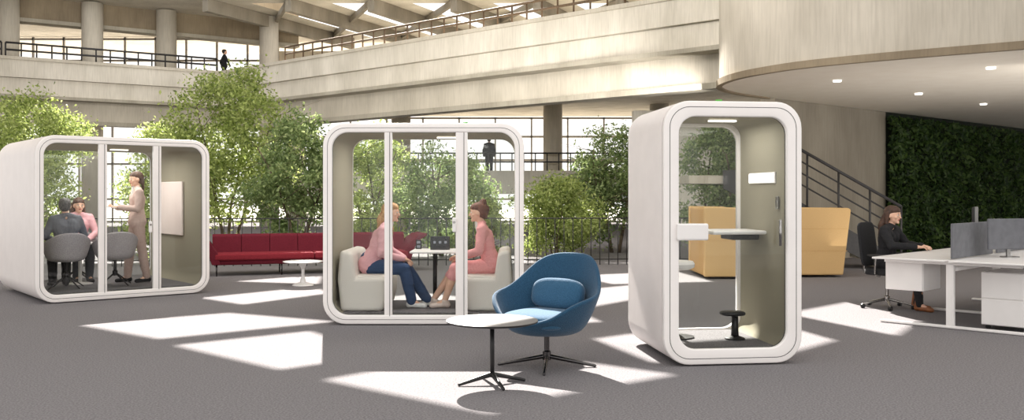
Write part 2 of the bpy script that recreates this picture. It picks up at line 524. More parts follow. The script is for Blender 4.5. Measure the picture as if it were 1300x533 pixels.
def tree(x, y, top, rad, mat, label, n=7000, base=0.7, leaf=0.1, seed=1, name='tree', cat='tree', wide=1.0):
    rnd = random.Random(seed)
    e = thing(name, label, cat, (x, y, 0))
    bm = bmesh.new()
    stems = 3 if top > 2.2 else 4
    for s in range(stems):
        a = rnd.uniform(0, 6.28)
        p = Vector((0.1*math.cos(a), 0.1*math.sin(a), 0.0))
        r = 0.05 if top > 2.2 else 0.025
        dirv = Vector((math.cos(a)*0.18, math.sin(a)*0.18, 1)).normalized()
        steps = 6
        L = top*0.8/steps
        for k in range(steps):
            q = p + dirv*L
            add_capsule(bm, p, q, r, r*0.82, 8, caps=False)
            if k >= 1:
                for _ in range(2):
                    aa = rnd.uniform(0, 6.28)
                    bl = rad*rnd.uniform(0.4, 0.85)
                    tq = q + Vector((math.cos(aa)*bl, math.sin(aa)*bl, bl*rnd.uniform(0.1, 0.6)))
                    add_capsule(bm, q, tq, r*0.45, r*0.15, 6, caps=False)
            p = q; r *= 0.8
            dirv = (dirv + Vector((rnd.uniform(-.2, .2), rnd.uniform(-.2, .2), 0))).normalized()
    mesh_obj('trunk', bm, BARK, e, True)
    cl = []
    zc = (top+base)/2; hz = (top-base)/2
    ncl = 70
    while len(cl) < ncl:
        v = Vector((rnd.uniform(-1, 1), rnd.uniform(-1, 1), rnd.uniform(-1, 1)))
        if v.length > 1: continue
        taper = 1.0 - 0.35*max(0, v.z)
        cl.append(Vector((v.x*rad*taper*wide, v.y*rad*taper*0.8, zc+v.z*hz)))
    pts = []
    for _ in range(n):
        c = cl[rnd.randrange(ncl)]
        g = Vector((rnd.gauss(0, .18), rnd.gauss(0, .18), rnd.gauss(0, .14)))*(rad/1.3)
        q = c+g
        if q.z < 0.05: q.z = 0.05
        pts.append(q)
    f = leaves('foliage', pts, leaf, mat, e, seed)
    f['kind'] = 'stuff'
    return e

tree(-6.7, 21.6, 4.5, 1.6, LEAF1, 'tall airy tree with bright green leaves in the planted strip', 17000, 0.8, 0.11, 1)
tree(-4.7, 19.7, 3.3, 1.05, LEAF2, 'leafy green tree beside the tall tree behind the sofa', 13000, 0.2, 0.1, 2)
tree(-8.9, 23.8, 3.4, 1.3, LEAF1, 'slender green tree behind the meeting pod', 9000, 0.4, 0.11, 3)
tree(-12.4, 23.0, 3.9, 1.6, LEAF1, 'spreading tree with pale green leaves near the glazing', 12000, 2.0, 0.11, 4)
tree(-10.8, 20.2, 2.4, 1.1, LEAF1, 'low leafy tree behind the meeting pod', 8000, 0.2, 0.1, 5)
tree(-3.6, 22.9, 3.3, 1.0, LEAF1, 'young tree with yellow-green leaves behind the two-seat pod', 8000, 0.7, 0.1, 6)
tree(-1.6, 21.2, 2.7, 1.15, LEAF2, 'leafy tree with drooping branches behind the two-seat pod', 12000, 0.2, 0.1, 7)
tree(1.0, 20.1, 1.85, 1.0, LEAF1, 'rounded green shrub behind the fence', 11000, 0.1, 0.09, 8, 'shrub', 'shrub')
tree(-0.55, 19.25, 1.3, 0.6, LEAF1, 'low green shrub behind the fence', 5000, 0.05, 0.08, 9, 'shrub', 'shrub')
tree(2.55, 22.4, 3.2, 1.25, LEAF2, 'dense grey-green tree beside the phone booth', 16000, 0.3, 0.1, 10)
tree(4.6, 20.3, 3.1, 1.05, LEAF2, 'dense green tree behind the phone booth', 13000, 0.1, 0.1, 11)
tree(-3.0, 19.3, 1.0, 0.7, LEAF1, 'low bright green shrub behind the sofa', 5000, 0.05, 0.08, 12, 'shrub', 'shrub')
tree(-7.4, 19.1, 1.3, 0.8, LEAF1, 'low leafy shrub near the fence', 6500, 0.05, 0.08, 13, 'shrub', 'shrub')

rnd = random.Random(99)
pts = []
A = Vector((8.95, 21.55, 0)); B = Vector((17.6, 29.1, 0)); dd = (B-A).normalized(); nn = Vector((dd.y, -dd.x, 0))
for _ in range(16000):
    u = rnd.random()**1.15
    z = rnd.uniform(0.08, 3.28)
    bump_ = 0.13+0.09*math.sin(u*40+z*3)+0.08*math.sin(z*9+u*17)
    pts.append(A+(B-A)*u + nn*rnd.uniform(0.0, 0.05+bump_) + Vector((0, 0, z)))
g = leaves('living_wall_planting', pts, 0.16, LEAF3, None, 5, nn*0.5+Vector((0, 0, 0.3)))
tag(g, 'dense dark green living wall of leafy plants', 'plants', None, 'stuff')

# ---------------------------------------------------------------- railings
def railing(label, a, b, z, h, step, mat, rails=(1.0, ), r=0.018, cat='railing', name='railing', slope=0.0):
    a = Vector((a[0], a[1], 0)); b = Vector((b[0], b[1], 0))
    L = (b-a).length
    e = thing(name, label, cat, (a.x, a.y, z), math.atan2(b.y-a.y, b.x-a.x))
    for t in rails:
        rod('handrail' if t == max(rails) else 'rail', (0, 0, h*t), (L, 0, h*t+slope), r*1.3, r*1.3, mat, e, 8)
    n = max(2, int(L/step))
    base = None
    for i in range(n+1):
        x = L*i/n
        if base is None:
            o = rod('post', (0, 0, 0), (0, 0, h), r, r, mat, e, 6)
            base = o
        else:
            o = base.copy(); COL.objects.link(o); o.parent = e
        o.location = (x, 0, slope*x/L)
    return e
railing('low dark metal fence in front of the planting', (-8.5, 18.0), (-2.3, 18.3), 0, 0.95, 0.18, RAILD, (1.0, 0.12), 0.009, 'fence', 'fence')
railing('low dark metal fence in front of the planting', (-2.25, 18.3), (4.0, 18.6), 0, 0.95, 0.18, RAILD, (1.0, 0.12), 0.009, 'fence', 'fence')
railing('slim bronze railing on top of the concrete balcony', (-9.0, 35.95), (5.4, 23.25), 6.72, 0.55, 0.6, RAILB, (1.0, 0.5), 0.03)
railing('slim dark railing on top of the upper balcony', (-29.0, 28.4), (-19.5, 34.6), 6.72, 0.55, 0.5, RAILD, (1.0, 0.5), 0.03)
railing('slim dark railing on top of the upper balcony', (-19.4, 34.7), (-12.7, 39.0), 6.72, 0.55, 0.5, RAILD, (1.0, 0.5), 0.03)
railing('dark railing along the mezzanine edge', (-9, 38.7), (6, 38.7), 2.45, 0.75, 0.5, RAILD, (1.0, 0.5), 0.025)

# ---------------------------------------------------------------- staircase
st = thing('staircase', 'concrete stair with black steel railing against the concrete wall', 'stairs', (7.45, 17.4, 0), math.pi)
NS = 10
for i in range(NS):
    box('step', (0.15+i*0.3, -0.5, 0.085+i*0.17), (0.31, 0.95, 0.17), CONCD, st, 0.006)
profile_xz('stringer', [(0, 0.0), (0.0, 0.2), (3.0, 1.9), (3.4, 1.9), (3.4, 1.55), (0.35, 0.0)], 0.0, 0.04, RAILD, st)
box('landing', (3.5, -0.5, 1.72), (1.1, 0.95, 0.16), CONCD, st, 0.006)
for k, t in enumerate((1.0, 0.78, 0.56, 0.34)):
    rod('handrail' if k == 0 else 'rail', (0.0, 0.06, 0.2+t), (3.0, 0.06, 1.9+t), 0.03 if k == 0 else 0.016, 0.03 if k == 0 else 0.016, RAILD, st, 8)
for i in range(6):
    x = i*0.6
    rod('post', (x, 0.06, 0.1+x*0.567), (x, 0.06, 1.2+x*0.567), 0.022, 0.022, RAILD, st, 8)

# ---------------------------------------------------------------- pods
def rrect(W, H_, ins, R, n=8):
    x = W/2-ins; z0 = ins; z1 = H_-ins
    pts = []
    for cx, cz, a0 in ((x-R, z1-R, 0), (-x+R, z1-R, 90), (-x+R, z0+R, 180), (x-R, z0+R, 270)):
        for k in range(n+1):
            a = math.radians(a0+90*k/n)
            pts.append((cx+R*math.cos(a), cz+R*math.sin(a)))
    return pts

def ring(name, W, H_, i0, R0, i1, R1, y0, y1, mat, parent, bev=0.0, z=0.012):
    A_ = rrect(W, H_, i0, R0); B_ = rrect(W, H_, i1, R1)
    n = len(A_)
    bm = bmesh.new()
    def mk(P, y): return [bm.verts.new((p[0], y, p[1]+z)) for p in P]
    a0, a1, b0, b1 = mk(A_, y0), mk(A_, y1), mk(B_, y0), mk(B_, y1)
    for i in range(n):
        j = (i+1) % n
        bm.faces.new((a0[i], a0[j], a1[j], a1[i]))
        bm.faces.new((b0[j], b0[i], b1[i], b1[j]))
        bm.faces.new((a0[j], a0[i], b0[i], b0[j]))
        bm.faces.new((a1[i], a1[j], b1[j], b1[i]))
    bmesh.ops.recalc_face_normals(bm, faces=bm.faces)
    if bev:
        es = [e for e in bm.edges if abs(e.calc_face_angle(0)) > 1.0]
        bmesh.ops.bevel(bm, geom=es, offset=bev, segments=3, affect='EDGES', profile=0.5)
    o = mesh_obj(name, bm, mat, parent)
    for p in o.data.polygons: p.use_smooth = True
    try:
        o.data.set_sharp_from_angle(angle=math.radians(35))
    except Exception: pass
    return o

def pod(label, cx, cy, theta, W, D, Hh, R, rim, mull, indicator=None, name='office_pod', cat='office pod', power=14):
    c, s = math.cos(theta), math.sin(theta)
    ox = cx + c*W/2 - s*D/2
    oy = cy + s*W/2 + c*D/2
    e = thing(name, label, cat, (ox, oy, 0), theta)
    yf = -D/2; yb = D/2
    ring('shell', W, Hh, 0.0, R, 0.085, R-0.06, yf+0.06, yb-0.06, POD2, e)
    ring('front_frame', W, Hh, 0.0, R, rim, R-0.075, yf, yf+0.052, POD, e, 0.012)
    ring('frame_seam', W, Hh, 0.006, R-0.006, rim, R-0.075, yf+0.052, yf+0.06, SEAM, e)
    ring('front_seam', W, Hh, 0.048, R-0.045, 0.053, R-0.05, yf-0.0012, yf+0.02, SEAM, e)
    ring('rear_frame', W, Hh, 0.0, R, rim, R-0.075, yb-0.06, yb, POD, e, 0.012)
    ring('lining', W, Hh, 0.086, R-0.061, 0.10, R-0.08, yf+0.062, yb-0.062, OLIVE, e)
    box('pod_floor', (0, 0, 0.122), (W-2*R+0.1, D-0.16, 0.016), CARPET, e)
    box('added_glow_strip', (0.1*W, 0.0, Hh-0.105), (0.25, 0.05, 0.015), LAMP, e)  # added glowing strip under the pod roof
    l_ = area((ox, oy, Hh-0.14), (ox, oy, 0), W*0.6, D*0.6, power)  # added fill to brighten the pod interior
    l_.rotation_euler = (0, 0, theta)
    xs = [-W/2+rim-0.01] + [-W/2+m[0]*W for m in mull] + [W/2-rim+0.01]
    zlo = rim; zhi = Hh-rim+0.012
    for m, mw in mull:
        box('mullion', (-W/2+m*W, yf+0.03, (zlo+zhi)/2), (mw, 0.05, zhi-zlo), POD, e, 0.006)
        box('mullion_seam', (-W/2+m*W+mw*0.2, yf+0.003, (zlo+zhi)/2), (0.005, 0.006, zhi-zlo), SEAM, e)
    for i in range(len(xs)-1):
        a, b = xs[i], xs[i+1]
        box('glass_pane', ((a+b)/2, yf+0.035, (zlo+zhi)/2), (b-a, 0.008, zhi-zlo+0.02), GLASS, e)
    box('rear_glass', (0, yb-0.03, (zlo+zhi)/2), (W-2*rim+0.02, 0.008, zhi-zlo+0.02), GLASS, e)
    if indicator is not None:
        box('status_light', (indicator, yf+0.03, Hh+0.016), (0.05, 0.04, 0.02), GREEN, e, 0.004)
    return e

TH1 = math.radians(40)
p1 = pod('white rounded four-person meeting pod with glass front', -6.17, 11.73, TH1, 2.3, 2.3, 2.2, 0.24, 0.10, ((0.36, 0.11), (0.675, 0.11)), power=30)
p2 = pod('white rounded two-seat pod with glass front and facing benches', -2.07, 9.91, 0.0, 2.2, 1.35, 2.2, 0.25, 0.10, ((0.325, 0.085), (0.69, 0.13)), 0.46, power=20)
p3 = pod('white rounded single-person phone booth with glass door', 1.26, 7.51, math.radians(7), 1.2, 1.2, 2.2, 0.22, 0.13, (), -0.12, name='phone_booth', cat='phone booth', power=8)
def handle(parent, x, y, z, L=0.16):
    box('door_handle', (x, y, z), (0.045, 0.03, L), WHITE, parent, 0.012)
    rod('lock_knob', (x, y-0.02, z+0.03), (x, y+0.0, z+0.03), 0.014, 0.014, STEEL, parent, 16)
handle(p1, 0.30, -1.165, 0.98)
handle(p2, 0.34, -0.69, 1.1)
box('wall_screen', (1.03, 0.1, 1.22), (0.03, 1.0, 0.82), PINKP, p1, 0.012)
box('door_panel', (-0.36, -0.615, 1.12), (0.27, 0.03, 0.14), WHITE, p3, 0.014)
box('shelf', (0.24, 0.12, 1.09), (0.50, 0.5, 0.035), WHITE, p3, 0.014)
box('shelf_bracket', (0.33, 0.12, 1.045), (0.26, 0.3, 0.05), BLACK, p3, 0.012)
box('light_panel', (0.486, 0.0, 1.58), (0.012, 0.56, 0.08), LAMP, p3, 0.003)
box('light_panel_frame', (0.494, 0.0, 1.58), (0.012, 0.60, 0.10), WHITE, p3, 0.003)
box('control_panel', (0.488, -0.35, 1.36), (0.016, 0.05, 0.11), STEEL, p3, 0.004)
rod('door_handle', (0.40, -0.62, 1.0), (0.40, -0.62, 1.22), 0.012, 0.012, STEEL, p3, 12)

def inpod(p, x, y, z=0.13):
    v = Matrix.Rotation(p.rotation_euler.z, 3, 'Z') @ Vector((x, y, 0))
    return (p.location.x+v.x, p.location.y+v.y, z)

s1 = thing('bar_stool', 'white-seated stool on a black column inside the booth', 'stool', inpod(p3, -0.28, 0.12), 0.1)
lathe('seat', [(0.13, 0.0), (0.17, 0.02), (0.175, 0.05), (0.16, 0.075), (0.05, 0.085)], WHITE, s1, (0, 0, 0.62))
rod('column', (0, 0, 0.0), (0, 0, 0.63), 0.03, 0.022, BLACK, s1)
lathe('base', [(0.17, 0), (0.17, 0.012), (0.05, 0.03)], BLACK, s1)
s2 = thing('footrest_stand', 'black footrest post on the booth floor', 'footrest', inpod(p3, 0.22, -0.05), 0.1)
rod('column', (0, 0, 0.0), (0, 0, 0.22), 0.035, 0.028, BLACK, s2)
puff('footrest', (-0.03, -0.02, 0.235), (0.22, 0.16, 0.045), BLACK, s2, 0.6)
lathe('base', [(0.09, 0), (0.09, 0.012), (0.04, 0.03)], BLACK, s2)

def bench(label, x, y, flip):
    e = thing('bench', label, 'bench', inpod(p2, x, y), 0 if not flip else math.pi, 'cream pod benches')
    profile_xz('upholstered_body', [(0.03, 0.0), (0.50, 0.0), (0.545, 0.20), (0.53, 0.375), (0.20, 0.37), (0.155, 0.66), (0.02, 0.68), (-0.01, 0.35)], -0.5, 0.5, CREAM, e, 0.045, 5)
    puff('cushion', (0.345, 0, 0.365), (0.38, 0.94, 0.07), CREAM, e, 0.4)
    return e
bench('cream upholstered bench with low backrest in the pod', -0.97, 0.0, False)
bench('cream upholstered bench with low backrest in the pod', 0.97, 0.0, True)
t2 = thing('pod_table', 'small white table on a black column in the pod', 'table', inpod(p2, 0.06, 0.12), 0)
box('table_top', (0, 0, 0.635), (0.54, 0.6, 0.025), WHITE, t2, 0.01)
rod('column', (0, 0, 0.0), (0, 0, 0.62), 0.025, 0.025, BLACK, t2)
box('base', (0, 0, 0.01), (0.34, 0.34, 0.016), BLACK, t2, 0.005)
l = thing('desk_control_screen', 'small dark framed screen standing on the pod table', 'screen', inpod(p2, 0.12, 0.12, 0.778), 0.1)
box('display', (0, 0.0, 0.08), (0.23, 0.02, 0.16), SCREEN, l, 0.006)
for i in range(3):
    box('icon', (-0.065+i*0.065, -0.011, 0.09), (0.03, 0.002, 0.03), SCRLIT, l)
box('stand', (0, 0.03, 0.006), (0.18, 0.1, 0.012), SEAM, l, 0.003)
l = thing('power_outlet_panel', 'small black panel with two lit displays by the table', 'screen', inpod(p2, -0.14, 0.2, 0.778), -0.1)
box('display', (0, 0.0, 0.06), (0.07, 0.015, 0.11), SCREEN, l, 0.004)
for i in range(2):
    box('icon', (0, -0.009, 0.035+i*0.05), (0.04, 0.002, 0.03), SCRLIT, l)

# ---------------------------------------------------------------- seating
def lin_interp(tab, a):
    a = abs(a)
    if a > 180: a = 360-a
    for i in range(len(tab)-1):
        if tab[i][0] <= a <= tab[i+1][0]:
            t = (a-tab[i][0])/(tab[i+1][0]-tab[i][0])
            return tab[i][1]+(tab[i+1][1]-tab[i][1])*t
    return tab[-1][1]

def interp(tab, a):
    s = 0; wsum = 0
    for k in range(-6, 7):
        w_ = math.exp(-(k/3.2)**2)
        s += w_*lin_interp(tab, a+k*3.5); wsum += w_
    return s/wsum

def shell(name, parent, mat, zb, rb, ZT, RT, th=0.03, exp=0.55, N=64, squash=1.0, lean=0.0):
    bm = bmesh.new()
    prof = []
    for k in range(1, 5):
        prof.append(('pan', k/4))
    for k in range(1, 10):
        prof.append(('wall', k/9))
    cv = bm.verts.new((0, 0, zb-0.02))
    prev = None
    for kind, t in prof:
        r_ = []
        for i in range(N):
            phi = -180+360*i/N
            zt = interp(ZT, phi); rt = interp(RT, phi)
            if kind == 'pan':
                r = rb*t; z = zb-0.02+0.02*t*t
            else:
                r = rb+(rt-rb)*(t**exp); z = zb+(zt-zb)*(t**1.15)
            a = math.radians(phi)
            x = -r*math.cos(a)*squash
            if kind == 'wall': x -= lean*max(0, z-zb)*max(0, math.cos(a))
            r_.append(bm.verts.new((x, r*math.sin(a), z)))
        if prev is None:
            for i in range(N): bm.faces.new((cv, r_[i], r_[(i+1) % N]))
        else:
            for i in range(N): bm.faces.new((prev[i], r_[i], r_[(i+1) % N], prev[(i+1) % N]))
        prev = r_
    bmesh.ops.recalc_face_normals(bm, faces=bm.faces)
    o = mesh_obj(name, bm, mat, parent, True)
    md = o.modifiers.new('s', 'SOLIDIFY'); md.thickness = th; md.offset = 0
    mb = o.modifiers.new('b', 'SUBSURF'); mb.levels = 1; mb.render_levels = 1
    return o

def starbase(parent, n, r, zc, mat, zhub, a0=0.3, casters=False, arm=0.018):
    lathe('hub', [(0.035, zc-0.02), (0.035, zc+0.05), (0.022, zc+0.06), (0.022, zhub)], mat, parent, seg=20)
    for i in range(n):
        a = a0+2*math.pi*i/n
        zt = 0.05 if casters else 0.012
        bm = bmesh.new()
        add_capsule(bm, (0.02*math.cos(a), 0.02*math.sin(a), zc+0.01), (r*math.cos(a), r*math.sin(a), zt), arm, arm*0.6, 10)
        mesh_obj('leg', bm, mat, parent, True)
        if casters:
            x, y = r*math.cos(a), r*math.sin(a)
            rod('caster', (x-0.02, y, 0.027), (x+0.02, y, 0.027), 0.027, 0.027, BLACK, parent, 16)

lc = thing('lounge_chair', 'blue wool lounge chair with curved armrests on dark swivel base', 'armchair', (0.29, 7.55, 0), math.radians(-124))
shell('seat_shell', lc, BLUE, 0.30, 0.24,
      [(0, .93), (25, .925), (45, .88), (60, .76), (76, .64), (105, .60), (122, .56), (142, .45), (180, .38)],
      [(0, .35), (40, .39), (70, .44), (100, .475), (130, .44), (155, .39), (180, .37)], 0.035, 0.62, 72, 1.0, 0.13)
puff('seat_cushion', (0.035, 0, 0.40), (0.64, 0.62, 0.15), BLUE2, lc, 0.6)
puff('lumbar_cushion', (-0.18, 0, 0.585), (0.16, 0.50, 0.27), BLUE2, lc, 0.65, rot=(0, -0.25, 0))
starbase(lc, 4, 0.40, 0.075, DSTEEL, 0.31, 0.5, arm=0.02)

tb = thing('side_table', 'round grey-topped side table on a black four-foot base', 'table', (-0.15, 6.85, 0), 0.0)
lathe('table_top', [(0.32, 0.0), (0.345, 0.008), (0.348, 0.016)], BLACK, tb, (0, 0, 0.462), 64)
lathe('top_surface', [(0.347, 0.0), (0.347, 0.003), (0.34, 0.005)], TOPM, tb, (0, 0, 0.479), 64)
rod('column', (0, 0, 0.05), (0, 0, 0.462), 0.017, 0.017, BLACK, tb)
for i in range(4):
    a = 0.35+math.pi/2*i
    bm = bmesh.new()
    add_capsule(bm, (0, 0, 0.075), (0.26*math.cos(a), 0.26*math.sin(a), 0.012), 0.02, 0.011, 10)
    mesh_obj('foot', bm, BLACK, tb, True)

def bucket(x, y, rot, label):
    e = thing('bucket_chair', label, 'chair', inpod(p1, x, y), rot+TH1, 'grey bucket chairs in the meeting pod')
    shell('seat_shell', e, GREYF, 0.40, 0.20,
          [(0, .78), (30, .77), (60, .70), (90, .63), (120, .56), (145, .46), (180, .44)],
          [(0, .27), (90, .30), (140, .27), (180, .24)], 0.035, 0.6)
    puff('cushion', (0.02, 0, 0.45), (0.44, 0.42, 0.08), GREYF, e, 0.6)
    starbase(e, 4, 0.27, 0.16, BLACK, 0.4, 0.4, arm=0.013)
    return e
bucket(-0.62, -0.50, math.pi/2, 'grey upholstered bucket chair with the man sitting in it')
bucket(0.03, -0.48, math.pi/2, 'empty grey upholstered bucket chair on thin black legs')
bucket(-0.20, 0.60, -math.pi/2, 'grey upholstered bucket chair with the woman sitting in it')
t3 = thing('meeting_table', 'small round white meeting table on a central column', 'table', inpod(p1, -0.30, 0.05), 0)
lathe('table_top', [(0.22, 0), (0.23, 0.01), (0.23, 0.02)], WHITE, t3, (0, 0, 0.58), 48)
rod('column', (0, 0, 0), (0, 0, 0.58), 0.025, 0.025, WHITE, t3)
lathe('base', [(0.17, 0), (0.17, 0.012), (0.03, 0.03)], WHITE, t3)

ct = thing('coffee_table', 'small round white pedestal coffee table in front of the sofa', 'table', (-3.3, 14.3, 0), 0)
lathe('table_top', [(0.28, 0), (0.31, 0.012), (0.31, 0.022)], WHITE, ct, (0, 0, 0.36), 48)
lathe('pedestal', [(0.17, 0), (0.16, 0.015), (0.05, 0.05), (0.025, 0.14), (0.025, 0.26), (0.06, 0.34), (0.12, 0.36)], WHITE, ct)

# red sofa
sa = Vector((-5.35, 15.7)); sb = Vector((-1.75, 16.9))
ang = math.atan2(sb.y-sa.y, sb.x-sa.x); L = (sb-sa).length
sf = thing('sofa', 'long low burgundy sofa with flared armrests and panelled back', 'sofa', (sa.x, sa.y, 0), ang)
box('seat_base', (L/2, 0.36, 0.24), (L-0.3, 0.66, 0.09), REDD, sf, 0.03)
nseg = 2
for i in range(nseg):
    wseg = (L-0.36)/nseg
    x = 0.18+wseg*(i+0.5)
    box('seat_cushion', (x, 0.33, 0.335), (wseg*0.998, 0.68, 0.12), RED, sf, 0.035, seg=3)
nb = 7
for i in range(nb):
    wseg = (L-0.30)/nb
    x = 0.15+wseg*i
    profile_yz('back_panel', [(0.50, 0.36), (0.56, 0.68), (0.60, 0.715), (0.74, 0.715), (0.78, 0.68), (0.70, 0.25), (0.55, 0.25)], x+0.002, x+wseg-0.002, REDD, sf, 0.014)
for sgn, x in ((1, 0.0), (-1, L)):
    pts = [(0.14, 0.2), (0.28, 0.2), (0.24, 0.40), (0.12, 0.58), (-0.04, 0.69), (-0.17, 0.71), (-0.17, 0.66), (-0.06, 0.60), (0.06, 0.46)]
    pts = [(x+sgn*p[0], p[1]) for p in pts]
    profile_xz('armrest', pts, 0.0, 0.78, REDD, sf, 0.014)
for x in (0.22, L*0.35, L*0.65, L-0.22):
    for y in (0.08, 0.62):
        rod('leg', (x, y, 0), (x, y, 0.2), 0.011, 0.016, DSTEEL, sf, 10)

# ochre high-back sofas
def hib(label, x, y, rot):
    e = thing('high_back_sofa', label, 'sofa', (x, y, 0), rot, 'ochre high-back sofas')
    box('backrest', (0.08, 0.7, 0.62), (0.12, 1.38, 1.16), OCHRE, e, 0.03)
    for yy in (0.0, 1.32):
        profile_xz('side_panel', [(0.0, 0.04), (0.90, 0.04), (0.97, 0.60), (0.74, 0.66), (0.70, 1.18), (0.66, 1.21), (0.0, 1.22)], yy, yy+0.09, OCHRE2, e, 0.02)
        box('panel_seam', (0.40, yy+0.044, 0.66), (0.70, 0.094, 0.006), OCHRE, e)
    box('seat_base', (0.5, 0.7, 0.19), (0.8, 1.24, 0.26), OCHRE, e, 0.02)
    puff('seat_cushion', (0.52, 0.7, 0.39), (0.78, 1.24, 0.16), OCHRE2, e, 0.25)
    puff('back_cushion', (0.2, 0.7, 0.66), (0.16, 1.22, 0.44), OCHRE, e, 0.3)
    return e
hib('ochre high-back sofa turned sideways beside the booth', 3.25, 15.3, 0.0)
hb = thing('high_back_sofa', 'ochre high-back sofa with its tall panelled back turned this way', 'sofa', (4.25, 15.6, 0), 0.04, 'ochre high-back sofas')
profile_xz('back_panel', [(0.04, 0.04), (1.48, 0.04), (1.62, 1.17), (1.58, 1.20), (0.0, 1.22), (-0.03, 1.19)], 0, 0.12, OCHRE2, hb, 0.025)
for z in (0.46, 0.84):
    box('seam', (0.8, 0.0, z), (1.5, 0.006, 0.007), OCHRE, hb)
for x in (0.0, 1.44):
    profile_yz('side_panel', [(0.1, 0.04), (0.92, 0.04), (0.96, 0.62), (0.62, 0.66), (0.60, 1.20), (0.1, 1.20)], x, x+0.08, OCHRE, hb, 0.015)
box('seat_base', (0.77, 0.5, 0.19), (1.36, 0.8, 0.26), OCHRE, hb, 0.02)
puff('seat_cushion', (0.77, 0.52, 0.39), (1.34, 0.78, 0.16), OCHRE2, hb, 0.25)

# ---------------------------------------------------------------- desks
th = math.radians(45)
dk = thing('bench_desk', 'white two-sided bench desk on white T-shaped legs', 'desk', (4.03, 10.15, 0), th)
box('table_top', (1.6, -0.39, 0.724), (3.2, 0.78, 0.02), WHITE, dk, 0.005)
box('table_top', (1.6, -1.21, 0.724), (3.2, 0.78, 0.02), WHITE, dk, 0.005)
for x in (0.12, 1.6, 3.08):
    box('leg', (x, -0.8, 0.36), (0.05, 0.08, 0.69), WHITE, dk, 0.006)
    box('leg_foot', (x, -0.8, 0.018), (0.06, 1.5, 0.028), WHITE, dk, 0.008)
    box('leg_crossbar', (x, -0.8, 0.695), (0.05, 1.4, 0.03), WHITE, dk, 0.006)
box('cable_tray', (1.6, -0.8, 0.64), (2.9, 0.12, 0.05), WHITE, dk, 0.01)
box('privacy_screen', (0.80, -0.8, 0.93), (1.3, 0.025, 0.38), MONG, dk, 0.008)
box('privacy_screen', (2.36, -0.8, 0.93), (1.5, 0.025, 0.38), MONG, dk, 0.008)
def cabinet(x, y, z, s, label, wheels):
    e = thing('drawer_pedestal', label, 'cabinet', (0, 0, 0), th)
    v = Matrix.Rotation(th, 3, 'Z') @ Vector((x, y, 0))
    e.location = (dk.location.x+v.x, dk.location.y+v.y, z)
    box('body', (0, 0, s[2]/2), s, WHITE, e, 0.008)
    nd = 2 if wheels else 1
    for i in range(nd):
        box('drawer', (-s[0]/2-0.008, 0, s[2]*(i+0.5)/nd), (0.016, s[1]*0.96, s[2]/nd-0.015), WHITE, e, 0.004)
    if wheels:
        for dx in (-1, 1):
            for dy in (-1, 1):
                rod('caster', (dx*s[0]*.38-0.015, dy*s[1]*.38, -0.025), (dx*s[0]*.38+0.015, dy*s[1]*.38, -0.025), 0.025, 0.025, BLACK, e, 12)
cabinet(0.45, -0.28, 0.365, (0.5, 0.42, 0.34), 'white hanging drawer box under the desk top', False)
cabinet(0.62, -1.25, 0.05, (0.6, 0.42, 0.56), 'white mobile drawer pedestal under the desk', True)

def desk_item(x, y):
    v = Matrix.Rotation(th, 3, 'Z') @ Vector((x, y, 0))
    return (dk.location.x+v.x, dk.location.y+v.y, 0.734)
def monitor(x, y, rot, label, mat=MONG, w_=0.62, h_=0.36):
    e = thing('computer_monitor', label, 'monitor', desk_item(x, y), th+rot, 'desk monitors')
    box('casing', (0, 0.0, 0.09+h_/2), (w_, 0.03, h_), mat, e, 0.01)
    box('display', (0, 0.017, 0.09+h_/2), (w_-0.03, 0.004, h_-0.03), SCREEN, e)
    box('stand', (0, 0.02, 0.09), (0.05, 0.02, 0.17), STEEL, e, 0.004)
    lathe('stand_foot', [(0.1, 0), (0.1, 0.01), (0.02, 0.014)], STEEL, e, seg=24)
monitor(1.75, -0.52, 0.25, 'slim dark monitor in front of the seated woman', BLACK, 0.6, 0.46)
monitor(1.0, -1.12, -0.5, 'dark grey monitor on the far side of the desk', MONG, 0.6, 0.34)

def office_chair(x, y, rot, label):
    e = thing('office_chair', label, 'office chair', (x, y, 0), rot, 'office chairs')
    puff('seat', (0.03, 0, 0.46), (0.50, 0.50, 0.09), BLKC, e, 0.4)
    puff('backrest', (-0.25, 0, 0.80), (0.05, 0.46, 0.56), BLKC, e, 0.35, rot=(0, -0.12, 0))
    bm = bmesh.new()
    add_capsule(bm, (-0.1, 0, 0.40), (-0.29, 0, 0.46), 0.02, 0.018)
    add_capsule(bm, (-0.29, 0, 0.46), (-0.27, 0, 0.78), 0.018, 0.015)
    mesh_obj('back_support', bm, STEEL, e, True)
    for s_ in (-1, 1):
        bm = bmesh.new()
        add_capsule(bm, (-0.03, s_*0.2, 0.42), (-0.03, s_*0.29, 0.45), 0.012, 0.012)
        add_capsule(bm, (-0.03, s_*0.29, 0.45), (-0.02, s_*0.29, 0.66), 0.012, 0.012)
        mesh_obj('arm_support', bm, STEEL, e, True)
        puff('armrest', (0.0, s_*0.29, 0.675), (0.25, 0.06, 0.03), BLACK, e, 0.5)
    starbase(e, 5, 0.31, 0.10, STEEL, 0.43, 0.2, True)
    return e

# ---------------------------------------------------------------- people
def ell(bm, c, r, X=Vector((1, 0, 0)), Y=Vector((0, 1, 0)), Z=Vector((0, 0, 1)), sub=3):
    m = Matrix(((X.x*r[0], Y.x*r[1], Z.x*r[2], c[0]), (X.y*r[0], Y.y*r[1], Z.y*r[2], c[1]), (X.z*r[0], Y.z*r[1], Z.z*r[2], c[2]), (0, 0, 0, 1)))
    bmesh.ops.create_icosphere(bm, subdivisions=sub, radius=1.0, matrix=m)

